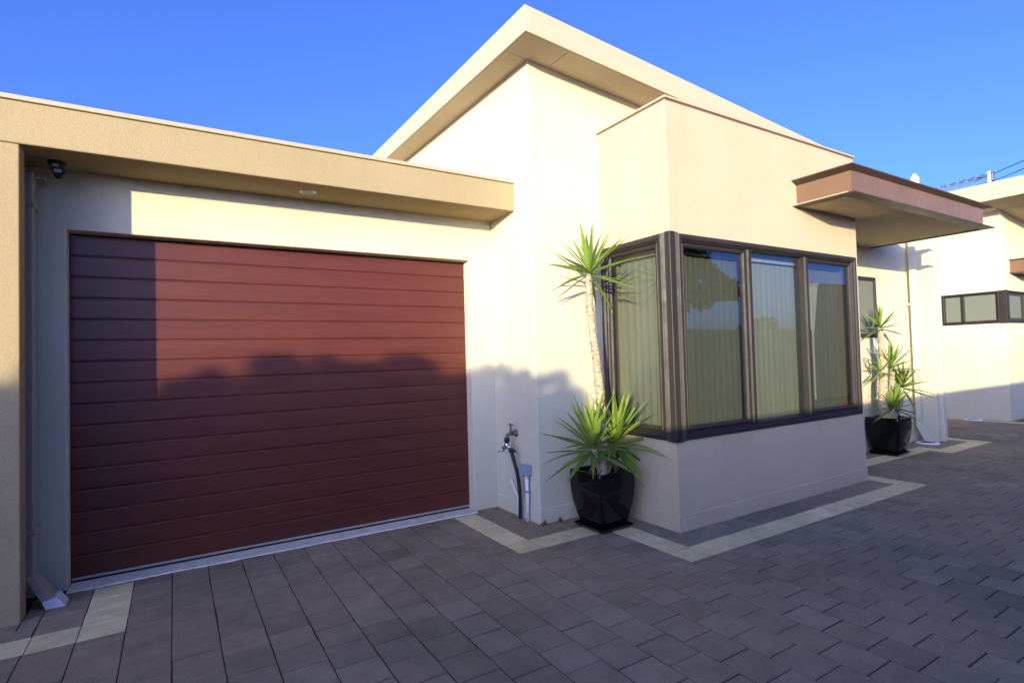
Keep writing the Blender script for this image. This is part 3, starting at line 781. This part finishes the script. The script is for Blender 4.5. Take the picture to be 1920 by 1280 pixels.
# ------------------------------------------------------------------ the next house along
nh = thing('neighbouring_house', 'cream rendered house beyond the entry with a corner strip window and deep eaves', 'house', (12.68, 0, 0))
NX = 12.68
def nroof(x, y): return 3.61 + RS*(x-NX)
bm = bmesh.new(); v = box(bm, NX, 22, -0.8, 6, -0.05, 1)
for q in v[4:]: q.co.z = nroof(q.co.x, q.co.y) + 0.05
bevel(bm, 0.006); link('main_wall', bm, CREAM, nh)
boxes('back_wall', [(9.74, NX+0.1, 3.2, 3.4, -0.05, 2.8)], CREAM, nh)
boxes('plinth', [(NX-0.008, NX+0.05, -0.808, 3.19, -0.03, 0.12), (NX+0.05, 20, -0.808, -0.77, -0.03, 0.12)], CREAM, nh, 0.006)
def nslab(name, x0, x1, y0, y1, d0, d1, m, parent):
    bm = bmesh.new(); v = box(bm, x0, x1, y0, y1, 0, 1)
    for i, q in enumerate(v): q.co.z = nroof(q.co.x, q.co.y) + (d0 if i < 4 else d1)
    bevel(bm, 0.003); return link(name, bm, m, parent)
NRX, NRY = 11.93, -1.75
nr = nslab('roof', NRX+0.03, 21, NRY+0.03, 6.5, 0.03, 0.27, TILE, nh)
nslab('fascia', NRX, NRX+0.028, NRY, 6.5, 0.0, 0.29, FASCIA, nr); nslab('fascia', NRX+0.0285, 21, NRY, NRY+0.028, 0.0, 0.29, FASCIA, nr)
for (a, b, d, e) in ((NRX+0.03, NX-0.003, -0.797, 6.5), (NRX+0.03, NX-0.003, NRY+0.03, -0.803), (NX+0.003, 15.7, NRY+0.03, -0.70), (15.706, 21, NRY+0.03, -0.70)): nslab('soffit', a, b, d, e, 0.012, 0.026, SOFFIT, nr)
nleft = lambda u, v, d: (NX-0.012+d, u, v); nfront = lambda u, v, d: (u, -0.812+d, v)
w1 = window('window', nh, nleft, -0.735, 0.095, 1.685, 2.24, [(-0.674, -0.245, False), (-0.19, 0.034, False)], 0, 0.04); w1['label'] = 'long low bronze window on the side wall at the corner'
w2 = window('window', nh, nfront, 12.75, 14.3, 1.685, 2.24, [(12.811, 13.45, True), (13.51, 14.239, False)], 0, 0.04); w2['label'] = 'low bronze window on the front wall at the corner'
bm = bmesh.new(); prism(bm, [(NX-0.035, -0.835), (NX+0.069, -0.835), (NX+0.069, -0.79), (NX+0.02, -0.79), (NX+0.02, -0.736), (NX-0.035, -0.736)], 2, 1.68, 2.245); bevel(bm, 0.004); link('corner_post', bm, FRAME, nh)
boxes('frosted_film', [(NX-0.0028, NX-0.0012, -0.70, 0.06, 1.70, 2.22)], FILM, w1, 0)
boxes('frosted_film', [(12.80, 14.25, -0.8028, -0.8012, 1.70, 2.22)], FILM, w2, 0)
cn = boxes('canopy', [(12.94, 16.4, -1.33, -0.79, 2.776, 2.786)], STEEL, nh, 0.002)
boxes('web', [(13.0, 16.3, -1.27, -1.262, 2.561, 2.775), (13.0, 13.008, -1.2615, -0.79, 2.561, 2.775)], STEEL, cn, 0)
boxes('flange', [(12.94, 16.4, -1.33, -0.79, 2.550, 2.560)], STEEL, cn, 0.002)
boxes('vent_pipe', [(14.04, 14.16, 0.93, 1.05, 3.50, 4.95), (14.06, 14.09, 0.95, 1.03, 4.951, 5.0)], WHITE, nh, 0.01)

# antenna on its roof
an = thing('tv_antenna', 'old grey television antenna above the next house roof edge', 'antenna', (14.1, -0.25, 3.7))
bm = bmesh.new(); tube(bm, [(14.1, -0.25, 3.70), (14.1, -0.25, 4.68)], 0.032, 10); link('mast', bm, WHITE, an, True)
GAL = mat('galvanised wire', (0.22, 0.23, 0.26), 0.4, 0.5, 0.7)[0]
bm = bmesh.new()
for dz in (0, 0.06): tube(bm, [(14.1, -0.25, 4.62-dz), (13.2, 0.75, 4.36-dz)], 0.014, 6)
link('boom', bm, GAL, an)
for i in range(9):
    t = (i+0.3)/9; c = Vector((14.1-0.9*t, -0.25+1.0*t, 4.62-0.26*t)); l = 0.32-0.12*t
    bm = bmesh.new(); tube(bm, [c + Vector((l*.75, l*.66, 0.02)), c - Vector((l*.75, l*.66, 0.02))], 0.007, 5); link('element', bm, GAL, an)
boxes('bracket', [(14.14, 14.24, -0.30, -0.20, 4.50, 4.69)], GAL, an, 0.01)

def wire(name, a, b, sag, label):
    pts = []
    for i in range(21):
        t = i/20; p = Vector(a).lerp(Vector(b), t); p.z -= sag*4*t*(1-t); pts.append(p)
    bm = bmesh.new(); tube(bm, pts, 0.02, 6); tag(link(name, bm, RUBBER, None, True), label, 'cable', 'overhead power lines')
wire('power_line', (32.449, 4, 9.328), (58.06, 16, 14.918), 0.15, 'upper thin black overhead cable crossing the sky above the antenna')
wire('power_line', (32.395, 4, 8.964), (58.816, 14, 14.836), 0.1, 'lower thin black overhead cable running just above the far roof')

# ------------------------------------------------------------------ across the driveway (seen in the glass, and what shades the walls)
fence = thing('fence', 'tall grey green sheet metal boundary fence along the far side of the driveway', 'fence', (0, -6.6, 0))
FY, FH = -6.63, 1.82
npan = 17; px0 = -26.0; pw = 2.4
for i in range(npan):
    a = px0 + i*pw; bm = bmesh.new(); prev = None
    for k in range(25):
        x = a + 0.03 + (pw-0.06)*k/24; y = FY + (0.012 if (k//2) % 2 else -0.012)
        cur = (bm.verts.new((x, y, -0.02)), bm.verts.new((x, y, FH-0.03)))
        if prev: bm.faces.new((prev[0], cur[0], cur[1], prev[1]))
        prev = cur
    link('panel', bm, FENCE, fence)
    boxes('rail', [(a+0.032, a+pw-0.032, FY-0.02, FY+0.02, FH-0.035, FH)], FENCE, fence, 0.003)
for i in range(npan+1):
    a = px0 + i*pw; boxes('post', [(a-0.03, a+0.03, FY-0.028, FY+0.028, -0.05, FH+0.002)], FENCE, fence, 0.003)

bw = thing('garden_building', 'plain rendered outbuilding with a raked side rising above the fence', 'building', (16, -6.7, 0))
bm = bmesh.new(); prism(bm, [(15.13, -0.05), (15.13, 1.7), (15.42, 3.05), (19.5, 3.09), (19.5, -0.05)], 1, -7.15, -6.72); bevel(bm, 0.008); link('wall', bm, NEIGH, bw)
bm = bmesh.new(); prism(bm, [(15.40, 3.055), (15.42, 3.10), (19.55, 3.14), (19.55, 3.095)], 1, -7.18, -6.69); link('roof_edge', bm, CAP, bw)

def foliage(bm, rnd, lobes, n, size, rng, core=None):
    tot = sum(l[3]**1.4 for l in lobes)
    for (x, y, z, r) in lobes:
        for i in range(int(n*r**1.4/tot)):
            d = Vector((rng.gauss(0, 1), rng.gauss(0, 1), rng.gauss(0, 1))).normalized()
            rr = r*(rng.random()**0.45)*(1 + 0.25*noise.noise(d*2.1 + Vector((x, y, z))))
            p = Vector((x, y, z)) + d*rr
            a = Vector((rng.uniform(-1, 1), rng.uniform(-1, 1), rng.uniform(-1, 1))).normalized(); b = a.orthogonal().normalized()
            s = size*rng.uniform(0.6, 1.4)
            v = [bm.verts.new(q) for q in (p - a*s, p + b*s*0.45, p + a*s, p - b*s*0.45)]
            bm.faces.new(v); rnd.append(rng.uniform(0.1, 0.8))

def plant(name, label, cat, base, lobes, n, size, m, seed, trunk, group, limbs=5):
    th = thing(name, label, cat, base, group); rng = random.Random(seed); bm = bmesh.new(); rnd = []
    foliage(bm, rnd, lobes, n, size, rng); link('crown', bm, m, th, False, rnd)
    bm = bmesh.new(); top = Vector((sum(l[0] for l in lobes)/len(lobes), sum(l[1] for l in lobes)/len(lobes), min(l[2] for l in lobes)))
    tube(bm, smoothpath([Vector(base) - Vector((0, 0, 0.1)), Vector(base).lerp(top, 0.5) + Vector((0.05*rng.uniform(-1, 1), 0.05, 0)), top], 4), [trunk*(1-0.05*i) for i in range(9)], 8)
    for l in lobes[:limbs+6]:
        e = Vector(l[:3]); mid = top.lerp(e, 0.5) + Vector((0, 0, -0.1*l[3]))
        tube(bm, smoothpath([top - Vector((0, 0, 0.1)), mid, e], 3), [trunk*0.55, trunk*0.5, trunk*0.42, trunk*0.36, trunk*0.3, trunk*0.2, trunk*0.12], 6)
    link('trunk', bm, BARK, th); return th

# the row of shrubs behind the fence whose tops break the evening light
HY = -7.5
prof_ = [(-11.4, 2.75), (-11.0, 2.85), (-10.6, 2.7), (-10.2, 2.8), (-9.8, 2.72), (-9.4, 2.84), (-9.0, 2.74), (-8.7, 2.72), (-8.5, 2.71), (-8.44, 2.70), (-8.37, 2.66), (-8.3, 2.80), (-8.17, 2.82), (-8.07, 2.86), (-7.97, 2.76), (-7.84, 2.74), (-7.76, 2.95),
         (-7.68, 2.97), (-7.53, 2.93), (-7.37, 2.95), (-7.25, 2.90), (-7.17, 2.80), (-7.12, 2.90), (-7.02, 2.88), (-6.92, 2.76), (-6.82, 2.76), (-6.71, 2.92), (-6.58, 2.94), (-6.47, 2.90), (-6.38, 2.76), (-6.25, 2.73), (-6.13, 2.74), (-5.98, 2.77),
         (-5.87, 2.82), (-5.76, 2.75), (-5.6, 2.79), (-5.45, 2.75), (-5.3, 2.68), (-5.15, 2.66), (-5.0, 2.54), (-4.88, 2.59), (-4.75, 2.61), (-4.66, 2.46), (-4.55, 2.36), (-4.4, 2.22), (-4.25, 2.02)]
rng = random.Random(77)
names = ['dense green shrub behind the fence far to the left', 'green shrub with a flat top behind the fence', 'rounded green shrub behind the fence opposite the pier', 'two lobed green shrub behind the fence opposite the garage door', 'shrub with the highest lobe behind the fence', 'low end shrub where the row behind the fence stops']
cut = [(0, 5), (5, 11), (11, 16), (16, 25), (25, 34), (34, 46)]
for i, (a, b) in enumerate(cut):
    lobes = []
    for (x, zt) in prof_[a:b]:
        big = 0.2 if x < -8.6 else 0.085
        lobes.append((x, HY + rng.uniform(-.05, .05), zt-big, big))
        lobes.append((x + rng.uniform(-.05, .05), HY + rng.uniform(-.1, .1), zt-0.24, 0.14)); lobes.append((x + rng.uniform(-.1, .1), HY + rng.uniform(-.1, .1), zt-0.38, 0.2))
        lobes.append((x, HY, zt-0.65, 0.3)); lobes.append((x, HY, zt-1.1, 0.36))
    lobes.append((prof_[a][0]+0.3, HY, 1.1, 0.5)); lobes.append((prof_[b-1][0]-0.3, HY, 1.2, 0.5))
    plant('shrub', names[i], 'shrub', (sum(p[0] for p in prof_[a:b])/(b-a), HY, 0), lobes, 20000 if i < 2 else 26000, 0.035, BLEAF, 100+i, 0.05, 'shrubs in a row behind the fence')
def crown(cx, cy, cz, rx, rz, k, rr, rng):
    out = []
    for i in range(k):
        d = Vector((rng.gauss(0, 1), rng.gauss(0, 1), rng.gauss(0, 1))).normalized()*rng.uniform(0.35, 1)
        out.append((cx+d.x*rx, cy+d.y*rx, cz+d.z*rz, rr*rng.uniform(0.6, 1.2)))
    return out
rng = random.Random(5)
plant('tree', 'big grey green gum tree beyond the fence, mirrored in the first front pane', 'tree', (16.6, -12.4, 0), crown(16.0, -12.6, 4.3, 1.5, 2.3, 24, 0.6, rng) + crown(18.1, -12.4, 3.75, 0.75, 0.95, 9, 0.42, rng), 12000, 0.10, TLEAF, 9, 0.16, 'trees beyond the fence', 14)
plant('tree', 'tall loose crowned tree beyond the fence opposite the bay', 'tree', (12.9, -12.6, 0), crown(12.9, -12.8, 5.6, 1.9, 2.3, 26, 0.6, rng), 8000, 0.10, TLEAF, 10, 0.16, 'trees beyond the fence', 14)
plant('tree', 'low round tree top just above the fence by the outbuilding', 'tree', (22.3, -13, 0), crown(22.3, -13, 2.1, 0.9, 0.5, 9, 0.4, rng), 2200, 0.09, TLEAF, 12, 0.08, 'trees beyond the fence', 6)
